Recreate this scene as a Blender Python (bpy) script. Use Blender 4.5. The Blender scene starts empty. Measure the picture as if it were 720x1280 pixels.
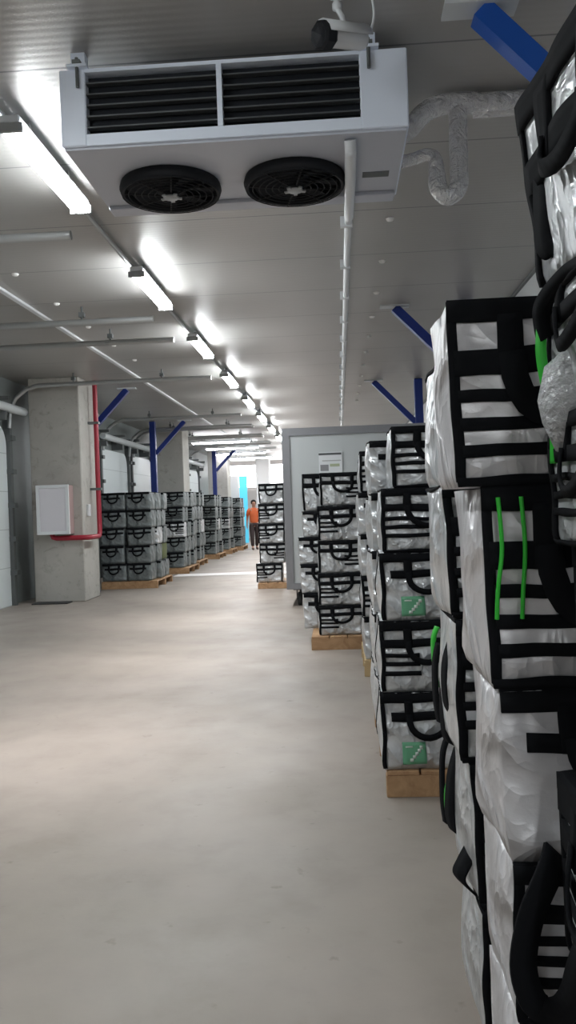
import bpy, math, random
from mathutils import Vector, Matrix, noise

scene = bpy.context.scene
COL = scene.collection
random.seed(7)
PI = math.pi
H = 3.75                      # ceiling height

# ------------------------------------------------------------------ helpers
class MB:
    """collects shapes, then links them as ONE mesh object"""
    def __init__(s):
        s.v = []; s.f = []; s.sm = []
    def add(s, vs, fs, smooth=False, M=None):
        n = len(s.v)
        s.v += [tuple(M @ Vector(p)) if M else tuple(p) for p in vs]
        s.f += [tuple(i + n for i in f) for f in fs]
        s.sm += [smooth] * len(fs)
        return s
    def box(s, x0, x1, y0, y1, z0, z1, M=None, b=0.0):
        if b > 0:
            return s.bbox(x0, x1, y0, y1, z0, z1, b, M)
        vs = [(x, y, z) for x in (x0, x1) for y in (y0, y1) for z in (z0, z1)]
        fs = [(0, 1, 3, 2), (4, 6, 7, 5), (0, 4, 5, 1), (2, 3, 7, 6), (0, 2, 6, 4), (1, 5, 7, 3)]
        return s.add(vs, fs, False, M)
    def bbox(s, x0, x1, y0, y1, z0, z1, b, M=None):
        # box with chamfered edges
        vs = []; idx = {}
        X = (x0, x1); Y = (y0, y1); Z = (z0, z1)
        sg = (1, -1)
        for i in (0, 1):
            for j in (0, 1):
                for k in (0, 1):
                    for a in range(3):
                        p = [X[i] + sg[i] * b, Y[j] + sg[j] * b, Z[k] + sg[k] * b]
                        p[a] = (X[i], Y[j], Z[k])[a]
                        idx[(i, j, k, a)] = len(vs); vs.append(tuple(p))
        g = lambda i, j, k, a: idx[(i, j, k, a)]
        fs = []
        for i in (0, 1):
            fs.append((g(i,0,0,0), g(i,1,0,0), g(i,1,1,0), g(i,0,1,0)))
            fs.append((g(0,i,0,1), g(1,i,0,1), g(1,i,1,1), g(0,i,1,1)))
            fs.append((g(0,0,i,2), g(1,0,i,2), g(1,1,i,2), g(0,1,i,2)))
            for j in (0, 1):
                fs.append((g(i,j,0,0), g(i,j,1,0), g(i,j,1,1), g(i,j,0,1)))
                fs.append((g(i,0,j,0), g(i,1,j,0), g(i,1,j,2), g(i,0,j,2)))
                fs.append((g(0,i,j,1), g(1,i,j,1), g(1,i,j,2), g(0,i,j,2)))
                for k in (0, 1):
                    fs.append((g(i,j,k,0), g(i,j,k,1), g(i,j,k,2)))
        return s.add(vs, fs, False, M)
    def tube(s, pts, r, n=10, cap=True, smooth=True):
        pts = [Vector(p) for p in pts]
        rs = r if isinstance(r, (list, tuple)) else [r] * len(pts)
        vs = []; fs = []
        up = None
        for i, p in enumerate(pts):
            a = pts[max(i - 1, 0)]; b = pts[min(i + 1, len(pts) - 1)]
            t = (b - a).normalized()
            if up is None:
                up = Vector((0, 0, 1)) if abs(t.z) < .9 else Vector((1, 0, 0))
            e1 = t.cross(up)
            if e1.length < 1e-4: e1 = t.cross(Vector((1, .3, 0)))
            e1.normalize(); e2 = e1.cross(t).normalized(); up = e2
            for k in range(n):
                an = 2 * PI * k / n
                vs.append(p + (e1 * math.cos(an) + e2 * math.sin(an)) * rs[i])
        m = len(pts)
        for i in range(m - 1):
            for k in range(n):
                fs.append((i*n+k, i*n+(k+1) % n, (i+1)*n+(k+1) % n, (i+1)*n+k))
        s.add(vs, fs, smooth)
        if cap:
            s.add(vs[:n], [tuple(range(n))]); s.add(vs[-n:], [tuple(range(n))])
        return s
    def ribbon(s, pts, width_dir, w, t=.003):
        """flat webbing following pts; width_dir one vector or a list"""
        pts = [Vector(p) for p in pts]; vs = []; fs = []
        for i, p in enumerate(pts):
            wd = Vector(width_dir[i] if isinstance(width_dir, list) else width_dir).normalized()
            a = pts[max(i - 1, 0)]; b = pts[min(i + 1, len(pts) - 1)]
            n = (b - a).cross(wd)
            n = n.normalized() if n.length > 1e-6 else Vector((0, 1, 0))
            vs += [p - wd*w/2 - n*t/2, p + wd*w/2 - n*t/2, p + wd*w/2 + n*t/2, p - wd*w/2 + n*t/2]
        for i in range(len(pts) - 1):
            for k in range(4):
                fs.append((i*4+k, i*4+(k+1) % 4, (i+1)*4+(k+1) % 4, (i+1)*4+k))
        m = len(pts) - 1
        fs += [(0, 1, 2, 3), (m*4, m*4+1, m*4+2, m*4+3)]
        return s.add(vs, fs, True)
    def lathe(s, prof, M=None, n=24, smooth=True, cap=False):
        vs = []; fs = []
        for (r, z) in prof:
            for k in range(n):
                a = 2*PI*k/n
                vs.append((r*math.cos(a), r*math.sin(a), z))
        for i in range(len(prof)-1):
            for k in range(n):
                fs.append((i*n+k, i*n+(k+1) % n, (i+1)*n+(k+1) % n, (i+1)*n+k))
        s.add(vs, fs, smooth, M)
        if cap:
            s.add(vs[:n], [tuple(range(n))], False, M); s.add(vs[-n:], [tuple(range(n))], False, M)
        return s
    def mesh(s, name):
        me = bpy.data.meshes.new(name)
        me.from_pydata(s.v, [], s.f)
        me.polygons.foreach_set('use_smooth', s.sm)
        import bmesh
        bm = bmesh.new(); bm.from_mesh(me)
        bmesh.ops.recalc_face_normals(bm, faces=bm.faces)
        bm.to_mesh(me); bm.free()
        me.update()
        return me

def link(name, me, mat=None, parent=None):
    if mat and not me.materials: me.materials.append(mat)
    o = bpy.data.objects.new(name, me); COL.objects.link(o)
    if parent: o.parent = parent
    return o
def obj(name, mb, mat, parent=None):
    return link(name, mb.mesh(name), mat, parent)
def tag(o, label=None, cat=None, group=None, kind=None):
    if label: o['label'] = label
    if cat: o['category'] = cat
    if group: o['group'] = group
    if kind: o['kind'] = kind
    return o
def thing(name, label, cat, loc=(0, 0, 0), rz=0, group=None):
    o = bpy.data.objects.new(name, None); COL.objects.link(o)
    o.location = loc; o.rotation_euler = (0, 0, rz); o.empty_display_size = .1
    return tag(o, label, cat, group)
def struct(name, mb, mat, parent=None):
    o = obj(name, mb, mat, parent)
    if not parent: o['kind'] = 'structure'
    return o
def bez(pts, n=8):
    """Catmull-Rom through pts"""
    P = [Vector(p) for p in pts]; out = []
    for i in range(len(P) - 1):
        p0 = P[max(i-1, 0)]; p1 = P[i]; p2 = P[i+1]; p3 = P[min(i+2, len(P)-1)]
        for k in range(n):
            t = k / n
            out.append(.5*((2*p1) + (p2-p0)*t + (2*p0-5*p1+4*p2-p3)*t*t + (3*p1-p0-3*p2+p3)*t**3))
    out.append(P[-1]); return out

# ------------------------------------------------------------------ materials
def mat(name, col, rough=.5, metal=0., spec=.5, emit=None, estr=0.):
    m = bpy.data.materials.new(name); m.use_nodes = True
    b = m.node_tree.nodes['Principled BSDF']
    b.inputs['Base Color'].default_value = (*col, 1)
    b.inputs['Roughness'].default_value = rough
    b.inputs['Metallic'].default_value = metal
    b.inputs['Specular IOR Level'].default_value = spec
    if emit:
        b.inputs['Emission Color'].default_value = (*emit, 1)
        b.inputs['Emission Strength'].default_value = estr
    return m
def nodes(m): return m.node_tree.nodes, m.node_tree.links, m.node_tree.nodes['Principled BSDF']
def coord(m, world=False):
    N, L, b = nodes(m)
    if world:
        g = N.new('ShaderNodeNewGeometry'); return g.outputs['Position']
    t = N.new('ShaderNodeTexCoord'); return t.outputs['Object']
def noise_tex(m, vec, scale, detail=4, rough=.55, dist=0):
    N, L, b = nodes(m)
    t = N.new('ShaderNodeTexNoise'); t.inputs['Scale'].default_value = scale
    t.inputs['Detail'].default_value = detail; t.inputs['Roughness'].default_value = rough
    t.inputs['Distortion'].default_value = dist
    L.new(vec, t.inputs['Vector']); return t.outputs['Fac']
def ramp(m, fac, stops):
    N, L, b = nodes(m)
    r = N.new('ShaderNodeValToRGB')
    e = r.color_ramp.elements
    while len(e) < len(stops): e.new(.5)
    for el, (p, c) in zip(e, stops):
        el.position = p; el.color = (*c, 1)
    L.new(fac, r.inputs['Fac']); return r.outputs['Color']
def mixc(m, fac, a, b_, mode='MIX'):
    N, L, b = nodes(m)
    x = N.new('ShaderNodeMix'); x.data_type = 'RGBA'; x.blend_type = mode
    if isinstance(fac, (int, float)): x.inputs[0].default_value = fac
    else: L.new(fac, x.inputs[0])
    for s, v in ((6, a), (7, b_)):
        if isinstance(v, tuple): x.inputs[s].default_value = (*v, 1)
        else: L.new(v, x.inputs[s])
    return x.outputs[2]
def bump(m, h, strength=.3, dist=.01, prev=None):
    N, L, b = nodes(m)
    n = N.new('ShaderNodeBump'); n.inputs['Strength'].default_value = strength
    n.inputs['Distance'].default_value = dist
    L.new(h, n.inputs['Height'])
    if prev: L.new(prev, n.inputs['Normal'])
    L.new(n.outputs['Normal'], b.inputs['Normal']); return n.outputs['Normal']
def crease(m, vec, scale):
    # crumpled sheet: distance to warped cell borders, softened
    N, L, b = nodes(m)
    nz = N.new('ShaderNodeTexNoise'); nz.noise_type = 'RIDGED_MULTIFRACTAL'
    for k, v in (('Scale', scale*.55), ('Detail', 3), ('Roughness', .45), ('Lacunarity', 2.1), ('Offset', .9), ('Gain', 2.), ('Distortion', .25)):
        nz.inputs[k].default_value = v
    L.new(vec, nz.inputs['Vector'])
    return nz.outputs['Fac']
def setc(m, c): N, L, b = nodes(m); L.new(c, b.inputs['Base Color'])
def math_(m, op, a, b_=0.):
    N, L, b = nodes(m)
    x = N.new('ShaderNodeMath'); x.operation = op
    for i, v in enumerate((a, b_)):
        if isinstance(v, (int, float)): x.inputs[i].default_value = v
        else: L.new(v, x.inputs[i])
    return x.outputs[0]
def sep(m, vec):
    N, L, b = nodes(m); s = N.new('ShaderNodeSeparateXYZ'); L.new(vec, s.inputs[0]); return s.outputs

M = {}
# concrete floor: beige grey, blotchy, scuffed
m = M['floor'] = mat('concrete_floor', (.4, .38, .35), .5, 0, .35)
p = coord(m, True)
c1 = ramp(m, noise_tex(m, p, .55, 5, .6, .4), [(.3, (.275, .241, .210)), (.7, (.345, .303, .270))])
c2 = ramp(m, noise_tex(m, p, 2.6, 5, .6, .2), [(.3, (.86, .85, .84)), (.5, (.97, .97, .97)), (.75, (1.04, 1.03, 1.02))])
c3 = ramp(m, noise_tex(m, p, 9, 3, .6), [(.24, (.72, .71, .69)), (.34, (1, 1, 1))])
setc(m, mixc(m, 1., mixc(m, 1., c1, c2, 'MULTIPLY'), c3, 'MULTIPLY'))
N_, L_, b_ = nodes(m)
L_.new(ramp(m, noise_tex(m, p, 1.7, 4), [(.3, (.42,)*3), (.7, (.6,)*3)]), b_.inputs['Roughness'])
bump(m, noise_tex(m, p, 40, 4), .12, .004)
# ribbed painted steel ceiling panels, seams every 1.15 m across the hall
m = M['ceiling'] = mat('ribbed_steel_panel', (.46, .45, .44), .42, .3, .6)
p = coord(m, True); s = sep(m, p)
rib = math_(m, 'SINE', math_(m, 'MULTIPLY', s[1], 2*PI/.055))
sm = math_(m, 'FRACT', math_(m, 'DIVIDE', math_(m, 'ADD', s[1], 23 - 5.323 + 5.75), 1.15))
seam = math_(m, 'LESS_THAN', sm, .012)
base = ramp(m, noise_tex(m, p, .5, 3), [(.3, (.37, .36, .345)), (.7, (.43, .42, .405))])
setc(m, mixc(m, seam, base, (.2, .2, .2)))
bump(m, math_(m, 'SUBTRACT', math_(m, 'MULTIPLY', rib, .35), math_(m, 'MULTIPLY', seam, 2.)), .25, .003)
M['panel_grey'] = mat('grey_wall_panel', (.5, .51, .51), .45)
m = M['panel_left'] = mat('grey_green_wall_panel', (.2, .225, .22), .5)
p = coord(m, True); setc(m, ramp(m, noise_tex(m, p, .8, 4), [(.3, (.17, .19, .185)), (.7, (.24, .265, .26))]))
m = M['concrete'] = mat('raw_concrete', (.4, .385, .35), .75, 0, .25)
p = coord(m, True)
c1 = ramp(m, noise_tex(m, p, .9, 5, .6, .3), [(.3, (.36, .345, .315)), (.7, (.50, .485, .45))])
c2 = ramp(m, noise_tex(m, p, 5, 6, .65, 1.), [(.28, (.7, .69, .66)), (.45, (1, 1, 1))])
setc(m, mixc(m, 1., c1, c2, 'MULTIPLY')); bump(m, noise_tex(m, p, 18, 5), .25, .006)
M['white_paint'] = mat('white_paint', (.70, .72, .74), .4)
m = M['door_white'] = mat('white_door_panel', (.74, .78, .79), .4)
p = coord(m, True); s = sep(m, p)
g = math_(m, 'LESS_THAN', math_(m, 'FRACT', math_(m, 'DIVIDE', s[2], .62)), .02)
setc(m, mixc(m, g, (.72, .77, .78), (.45, .49, .5)))
M['steel'] = mat('galvanised_steel', (.42, .43, .43), .4, .7)
M['dark_steel'] = mat('dark_grey_steel', (.13, .14, .14), .5, .3)
M['rail_white'] = mat('pale_rail', (.62, .65, .66), .45)
M['blue'] = mat('blue_steel_paint', (.008, .085, .42), .4)
M['dimmed_blue'] = mat('dimmed_blue_steel_paint', (.006, .022, .16), .4)  # same blue paint, darkened to paint in the dimness of the far posts
M['red'] = mat('red_pipe_paint', (.32, .012, .03), .4)
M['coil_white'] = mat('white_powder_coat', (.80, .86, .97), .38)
M['coil_under_shaded'] = mat('shaded_underside_sheet', (.52, .54, .60), .4)  # underside shade painted in: darker copy of the powder coat
M['black_plastic'] = mat('black_plastic', (.008, .009, .012), .6, 0, .3)
M['coil_dark'] = mat('dark_coil_fins', (.010, .012, .016), .7, 0, .2)
M['slat'] = mat('grey_slat', (.075, .08, .085), .5)
M['hub'] = mat('grey_fan_label', (.4, .41, .42), .5)
m = M['foil'] = mat('aluminium_foil_wrap', (.86, .86, .86), .25, .5)
p = coord(m); bump(m, noise_tex(m, p, 18, 4, .6, .6), 1., .05)
m = M['silver'] = mat('silver_foil_fabric', (.60, .61, .63), .3, .4)
p = coord(m)
setc(m, ramp(m, noise_tex(m, p, 7, 5, .6, .5), [(.3, (.40, .415, .43)), (.65, (.66, .675, .69))]))
n1 = bump(m, crease(m, p, 9), .9, .03)
bump(m, noise_tex(m, p, 60, 3), .3, .004, n1)
m = M['tyvek'] = mat('white_grey_laminated_fabric', (.6, .6, .61), .36, .12)
p = coord(m)
setc(m, ramp(m, noise_tex(m, p, 5, 5, .6, .6), [(.28, (.47, .455, .465)), (.65, (.64, .625, .64))]))
n1 = bump(m, crease(m, p, 6), .9, .045)
bump(m, noise_tex(m, p, 34, 4), .3, .006, n1)
m = M['shaded_silver'] = mat('shaded_silver_fabric', (.36, .385, .39), .45, .25)  # shadow on the left stacks painted in: darkened copy of the silver fabric
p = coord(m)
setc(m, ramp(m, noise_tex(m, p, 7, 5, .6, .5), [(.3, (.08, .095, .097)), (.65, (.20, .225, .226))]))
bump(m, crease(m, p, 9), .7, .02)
M['webbing'] = mat('black_webbing', (.006, .0065, .008), .9, 0, .12)
M['green'] = mat('green_cord', (.025, .46, .03), .45)
M['mark'] = mat('green_print', (.05, .34, .18), .5)
M['mark_pale'] = mat('pale_green_print', (.13, .38, .22), .45)
M['mark_white'] = mat('pale_print', (.6, .68, .62), .45)
M['olive'] = mat('olive_fabric', (.10, .12, .04), .7)
m = M['wood'] = mat('pallet_wood', (.42, .26, .13), .7)
p = coord(m, True); s = sep(m, p)
setc(m, ramp(m, noise_tex(m, p, 6, 4, .6, 2.), [(.3, (.30, .165, .08)), (.7, (.48, .30, .16))]))
M['wood_pale'] = mat('pale_pallet_wood', (.50, .36, .19), .7)
M['cabinet'] = mat('pale_cabinet_paint', (.50, .525, .53), .4)
M['cabinet_trim'] = mat('grey_aluminium_trim', (.24, .24, .255), .4, .3)
M['pink'] = mat('pinkish_brown_side', (.40, .28, .27), .5)
M['glass_white'] = mat('milky_pane', (.66, .64, .68), .12, 0, .8)
M['rubber'] = mat('black_rubber', (.03, .03, .03), .8)
M['lamp'] = mat('lamp_diffuser', (.9, .9, .9), .4, emit=(.93, .98, 1.), estr=105)
M['far_lamp'] = mat('far_lamp_diffuser', (.9, .9, .9), .4, emit=(.97, .97, 1.), estr=45)
M['daylight'] = mat('bright_translucent_sheet', (.9, .9, .9), .5, emit=(1., .98, .99), estr=4.5)
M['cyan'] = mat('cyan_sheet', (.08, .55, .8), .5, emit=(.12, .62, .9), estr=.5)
M['far_white'] = mat('far_white_wall', (.8, .77, .76), .5)
M['plastic_clear'] = mat('clear_plastic_film', (.85, .86, .88), .12, 0, .9)
bump(M['plastic_clear'], noise_tex(M['plastic_clear'], coord(M['plastic_clear']), 45, 3), 1., .02)
M['plastic_clear'].node_tree.nodes['Principled BSDF'].inputs['Transmission Weight'].default_value = .45
M['skin'] = mat('skin', (.42, .22, .15), .55)
M['orange'] = mat('orange_vest_fabric', (.55, .11, .03), .7)
M['trouser'] = mat('dark_trouser_fabric', (.035, .022, .022), .8)
M['hair'] = mat('black_hair', (.008, .007, .007), .5)
M['shoe'] = mat('brown_shoe', (.10, .06, .05), .5)
M['eye'] = mat('dark_eye', (.01, .01, .01), .2)

# ------------------------------------------------------------------ setting
Y0, Y1, XL, XR = -9.0, 40.0, -5.42, 2.06
struct('floor', MB().box(XL, XR, Y0, Y1, -.1, 0), M['floor'])
struct('ceiling', MB().box(XL, XR, Y0, Y1, H, H + .12), M['ceiling'])
struct('wall_left', MB().box(XL - .15, XL, Y0, Y1, -.1, H + .12), M['panel_left'])
struct('wall_right', MB().box(XR, XR + .15, Y0, Y1, -.1, H + .12), M['panel_grey'])
struct('wall_back', MB().box(XL - .15, XR + .15, Y0 - .15, Y0, -.1, H + .12), M['panel_grey'])
struct('wall_front', MB().box(XL - .15, XR + .15, Y1, Y1 + .15, -.1, H + .12), M['far_white'])
struct('trim_1', MB().box(XR - .03, XR, Y0, Y1, H - .035, H), M['dark_steel'])      # ceiling edge on the right
struct('floor_strip', MB().box(-3.7, -.95, 18.1, 18.75, 0, .004), M['far_white'])         # pale strip across the aisle floor
# far end: bright translucent band over the loading opening, cyan sheet, white piers
w = struct('window_1', MB().box(XL, XR, Y1 - .03, Y1 - .002, 2.45, 3.6), M['daylight'])
struct('window_frame', MB().box(XL, XR, Y1 - .06, Y1 - .03, 2.40, 2.48).box(XL, XR, Y1 - .06, Y1 - .03, 3.57, 3.65), M['far_white'], w)
w = struct('window_2', MB().box(-3.05, -1.5, Y1 - .03, Y1 - .002, 1.2, 2.35), M['daylight'])

# dock doors along the left wall
def door(n, y0, y1, top=2.95, tracks=True, xend=-1.95):
    d = MB()
    r = .35; pts = [(y0, 0.), (y1, 0.)]
    for k in range(7):
        a = PI/2*k/6; pts.append((y1 - r + r*math.cos(a), top - r + r*math.sin(a)))
    for k in range(7):
        a = PI/2 + PI/2*k/6; pts.append((y0 + r + r*math.cos(a), top - r + r*math.sin(a)))
    nn = len(pts)
    d.add([(XL + .06, y, z) for y, z in pts] + [(XL + .005, y, z) for y, z in pts],
          [tuple(range(nn)), tuple(range(nn, 2*nn))] + [(i, (i+1) % nn, nn+(i+1) % nn, nn+i) for i in range(nn)])
    D = struct('door_%d' % n, d, M['door_white'])
    for yy in (y0 - .06, y1 + .06):
        t = MB().box(XL + .003, XL + .12, yy - .05, yy + .05, 0, 3.1)
        for k in range(5):
            t.box(XL + .06, XL + .17, yy - .07, yy + .07, .5 + k*.55, .58 + k*.55)
        struct('door_track', t, M['dark_steel'], D)
    if tracks:
        for yy in (y0 + .02, y1 - .02):
            pts = [(XL + .13, yy, 2.9)] + [(XL + .13 + .55*(1 - math.cos(a)), yy, 3.05 + .52*math.sin(a)) for a in (.3, .7, 1.1, 1.45)] + [(-3.5, yy, 3.575), (xend, yy, 3.575)]
            struct('ceiling_track', MB().tube(pts, .036, 8), M['steel'], D)
            h = MB()
            for xx in (-4.2, -2.75):
                h.tube([(xx, yy, 3.58), (xx, yy, H - .005)], .012, 6).box(xx - .03, xx + .03, yy - .03, yy + .03, 3.63, 3.68)
            struct('track_hanger', h, M['dark_steel'], D)
    return D
door(1, 6.15, 9.0, xend=-1.95)
door(2, 10.1, 13.15, xend=-1.95)
door(3, 18.5, 20.9, xend=-2.1)
door(4, 21.3, 23.7, xend=-2.1)
door(5, 24.1, 26.4, xend=-2.1)
door(6, 26.9, 29.1, xend=-2.1)
door(7, 29.5, 31.7, tracks=False)
# torsion rails over the doors
for (a, b, lab) in ((5.5, 13.55, 'pale horizontal rail over the nearest white dock doors'),
                    (18.2, 24.2, 'pale horizontal rail over the dock doors behind the first left stacks'),
                    (24.6, 32.0, 'pale horizontal rail over the farthest dock doors on the left')):
    t = thing('door_rail', lab, 'rail', (XL + .22, (a+b)/2, 3.1), 0)
    L = (b - a)/2
    obj('tube', MB().tube([(0, -L, .1), (0, L, .1)], .07, 14), M['rail_white'], t)
    y = -L + .15
    while y < L:
        obj('bracket', MB().box(-.22, -.10, y - .05, y + .05, -.12, .25).box(-.10, .06, y - .05, y + .05, -.12, .0).box(-.10, .12, y - .04, y + .04, .19, .25), M['dark_steel'], t); y += 1.4

# ------------------------------------------------------------------ columns and posts
def column(y0, y1, x0, x1, lab):
    mb = MB().box(x0, x1, y0, y1, 0, H, b=.015)
    return tag(obj('concrete_column', mb, M['concrete']), lab, 'column', 'concrete columns on the left')
column(13.5, 14.35, -5.1, -4.24, 'nearest raw concrete column, white cabinet on its front')
column(22.5, 23.4, -4.95, -4.2, 'second concrete column, behind the left stacks')
column(31.6, 32.5, -4.95, -4.2, 'farthest concrete column on the left, by the bright end')

def post(x, y, side, lab, mt):
    t = thing('steel_post', lab, 'post', (x, y, 0))
    obj('shaft', MB().box(-.075, .075, -.075, .075, .015, H - .012, b=.01), M[mt], t)
    obj('base_plate', MB().box(-.15, .15, -.15, .15, 0, .015), M[mt], t)
    dx = side
    a = Vector((.06*dx, 0, H - .82)); b = Vector((.82*dx, 0, H - .03))
    br = MB()
    d = (b - a).normalized(); n = Vector((-d.z, 0, d.x)); w = .05
    vs = []
    for q in (a, b):
        for s1, s2 in ((-1, -1), (1, -1), (1, 1), (-1, 1)):
            vs.append(q + n*w*s1 + Vector((0, w, 0))*s2)
    br.add(vs, [(0,1,2,3), (4,5,6,7)] + [(i, (i+1) % 4, 4+(i+1) % 4, 4+i) for i in range(4)])
    obj('knee_brace', br, M[mt], t)
    obj('ceiling_plate', MB().box(.82*dx - .17, .82*dx + .17, -.07, .07, H - .018, H - .001), M['rail_white'], t)
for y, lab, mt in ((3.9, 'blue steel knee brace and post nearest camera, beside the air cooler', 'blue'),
                   (9.65, 'second blue steel post on the right with knee brace', 'dimmed_blue'),
                   (15.35, 'third blue steel post on the right, behind the pale cabinet', 'dimmed_blue')):
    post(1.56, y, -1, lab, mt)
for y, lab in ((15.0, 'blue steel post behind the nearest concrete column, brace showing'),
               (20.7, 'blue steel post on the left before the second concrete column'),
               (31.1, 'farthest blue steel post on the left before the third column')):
    post(-4.62, y, 1, lab, 'dimmed_blue')

# ------------------------------------------------------------------ hydrant cabinet and red pipe
t = thing('hydrant_cabinet', 'white wall cabinet with milky pane on the concrete column', 'cabinet', (-4.65, 13.36, 1.14))
obj('case', MB().box(-.26, .26, -.11, .135, 0, .80), M['pink'], t)
f = MB()
f.box(-.27, .27, -.15, -.11, 0, .05).box(-.27, .27, -.15, -.11, .76, .81).box(-.27, -.22, -.15, -.11, .05, .76).box(.22, .27, -.15, -.11, .05, .76)
d = obj('door', f, M['white_paint'], t)
obj('pane', MB().box(-.22, .22, -.13, -.112, .05, .76), M['glass_white'], d)
rp = MB().tube([(-4.11, 14.0, H - .002), (-4.11, 14.0, 1.16), (-4.11, 13.97, 1.09), (-4.11, 13.9, 1.07), (-4.11, 13.5, 1.07),
                (-4.13, 13.42, 1.07), (-4.2, 13.4, 1.07), (-4.66, 13.4, 1.07), (-4.72, 13.4, 1.085), (-4.74, 13.4, 1.138)], .042, 12)
t = thing('fire_pipe', 'red pipe running down the concrete column and under the white cabinet', 'pipe', (-4.11, 14.0, 0))
o = obj('tube', rp, M['red'], t); o.matrix_parent_inverse = Matrix.Translation((4.11, -14.0, 0))
o = obj('clamp', MB().box(-4.24, -4.05, 13.95, 14.05, 1.86, 1.90).box(-4.24, -4.05, 13.95, 14.05, 3.0, 3.04), M['dark_steel'], t)
o.matrix_parent_inverse = Matrix.Translation((4.11, -14.0, 0))
tag(obj('switch_box', MB().box(-4.24, -4.20, 13.72, 13.84, 1.42, 1.62, b=.006), M['white_paint']), 'small pale switch box on the side of the nearest column', 'switch box')
tag(obj('dark_floor_patch', MB().box(-5.05, -4.45, 13.18, 13.46, 0, .02, b=.006), M['rubber']), 'flat black patch on the floor against the nearest concrete column', 'mat')  # thin near-black slab for the dark patch at the column foot

# ------------------------------------------------------------------ ceiling services
BEAM = 18.
def lamp(y, lab, grp='fluorescent lamps in the aisle row', x=-1.73):
    ld = bpy.data.lights.new('floor_fill_beam', 'AREA'); ld.shape = 'RECTANGLE'; ld.size = .09; ld.size_y = 1.2  # narrow area light added under each lamp to brighten the aisle floor
    ld.energy = BEAM if y > 3 else (.5*BEAM if y < 0 else .05*BEAM); ld.spread = math.radians(61); ld.color = (1., .95, .93)
    lo = bpy.data.objects.new('floor_fill_beam', ld); COL.objects.link(lo); lo.location = (x, y, 3.54)
    t = thing('batten_lamp', lab, 'lamp', (x, y, 3.61), 0, grp)
    L = .62
    obj('housing', MB().box(-.06, .06, -L - .02, L + .02, .005, .05, b=.008), M['white_paint'], t)
    # half round diffuser
    vs = []; fs = []; n = 10
    for yy in (-L, L):
        for k in range(n + 1):
            a = PI + PI*k/n; vs.append((.072*math.cos(a), yy, .004 + .05*math.sin(a)))
    for k in range(n): fs.append((k, k+1, n+2+k, n+1+k))
    fs += [tuple(range(n+1)), tuple(range(n+1, 2*n+2)), (0, n+1, 2*n+1, n)]
    obj('diffuser', MB().add(vs, fs, True), M['lamp'], t)
    for s in (-1, 1):
        obj('end_cap', MB().box(-.075, .075, s*(L+.012) - .012, s*(L+.012) + .012, -.048, .006, b=.004), M['steel'], t)
    h = MB()
    for s in (-.35, .35): h.box(-.015, .015, s - .02, s + .02, .058, H - 3.61 - .002)
    obj('hanger', h, M['steel'], t)
words = ['nearest', 'second', 'third', 'fourth', 'fifth', 'sixth', 'seventh', 'eighth', 'ninth', 'tenth', 'eleventh', 'twelfth']
for k in (-4, -3, -1) + tuple(range(0, 12)):
    y = 5.08 + 2.87*k
    lab = ('bright batten lamp on the ceiling, %s along the row from the camera' % words[k]) if k >= 0 else 'unseen batten lamp added behind the camera to light the bag fronts'
    lamp(y, lab)
for y in (-2.6, -5.0):  # second lamp row, out of view, added to light the bag fronts
    lamp(y, 'unseen batten lamp added behind the camera to light the bag fronts', x=.75)
t = obj('lamp_conduit', MB().tube([(-1.80, Y0 + .05, 3.70), (-1.80, Y1 - .4, 3.70)], .02, 8), M['steel'])
tag(t, 'long thin grey conduit on the ceiling running along the lamp row', 'conduit')
tag(obj('cable_trunking', MB().box(-3.33, -3.27, Y0 + .1, 34, H - .03, H - .001, b=.004), M['white_paint']),
    'long straight white cable trunking on the ceiling left of the lamps', 'trunking')
for k, (y, w_) in enumerate(((25.8, 'nearest'), (28.6, 'middle'), (31.4, 'second farthest'), (34.4, 'farthest'))):
    t = thing('cross_lamp', 'white lamp set across the far ceiling, %s of four' % w_, 'lamp', (-3.6, y, 3.58), 0, 'crosswise lamps at the far end')
    obj('housing', MB().box(-.95, .95, -.07, .07, .0, .06), M['white_paint'], t)
    obj('diffuser', MB().box(-.9, .9, -.06, .06, -.035, .001), M['far_lamp'], t)
    obj('hanger', MB().box(-.6, -.57, -.02, .02, .06, H - 3.58 - .002).box(.57, .6, -.02, .02, .06, H - 3.58 - .002), M['steel'], t)

# little white bolt caps of the ceiling panels
cap = MB().lathe([(.001, -.022), (.026, -.018), (.036, 0)], n=10).mesh('ceiling_bolt'); cap.materials.append(mat('bright_cap', (.92, .92, .9), .5))
for k in range(-1, 13):
    o = link('ceiling_bolt', cap); o.location = (.5, 4.4 + 1.15*k if k > 0 else 5.45, H - .001)
    if k < 1: bpy.data.objects.remove(o); continue
    tag(o, 'tiny white bolt cap on the ceiling panels, row right of the white pipe', 'bolt', 'bolt caps right of the white ceiling pipe')
for k in range(6):
    o = link('ceiling_bolt', cap); o.location = (-2.97, 6.5 + 1.15*k, H - .001)
    tag(o, 'tiny white bolt cap on the ceiling panels, row left of the lamps', 'bolt', 'bolt caps left of the lamp row')

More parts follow.
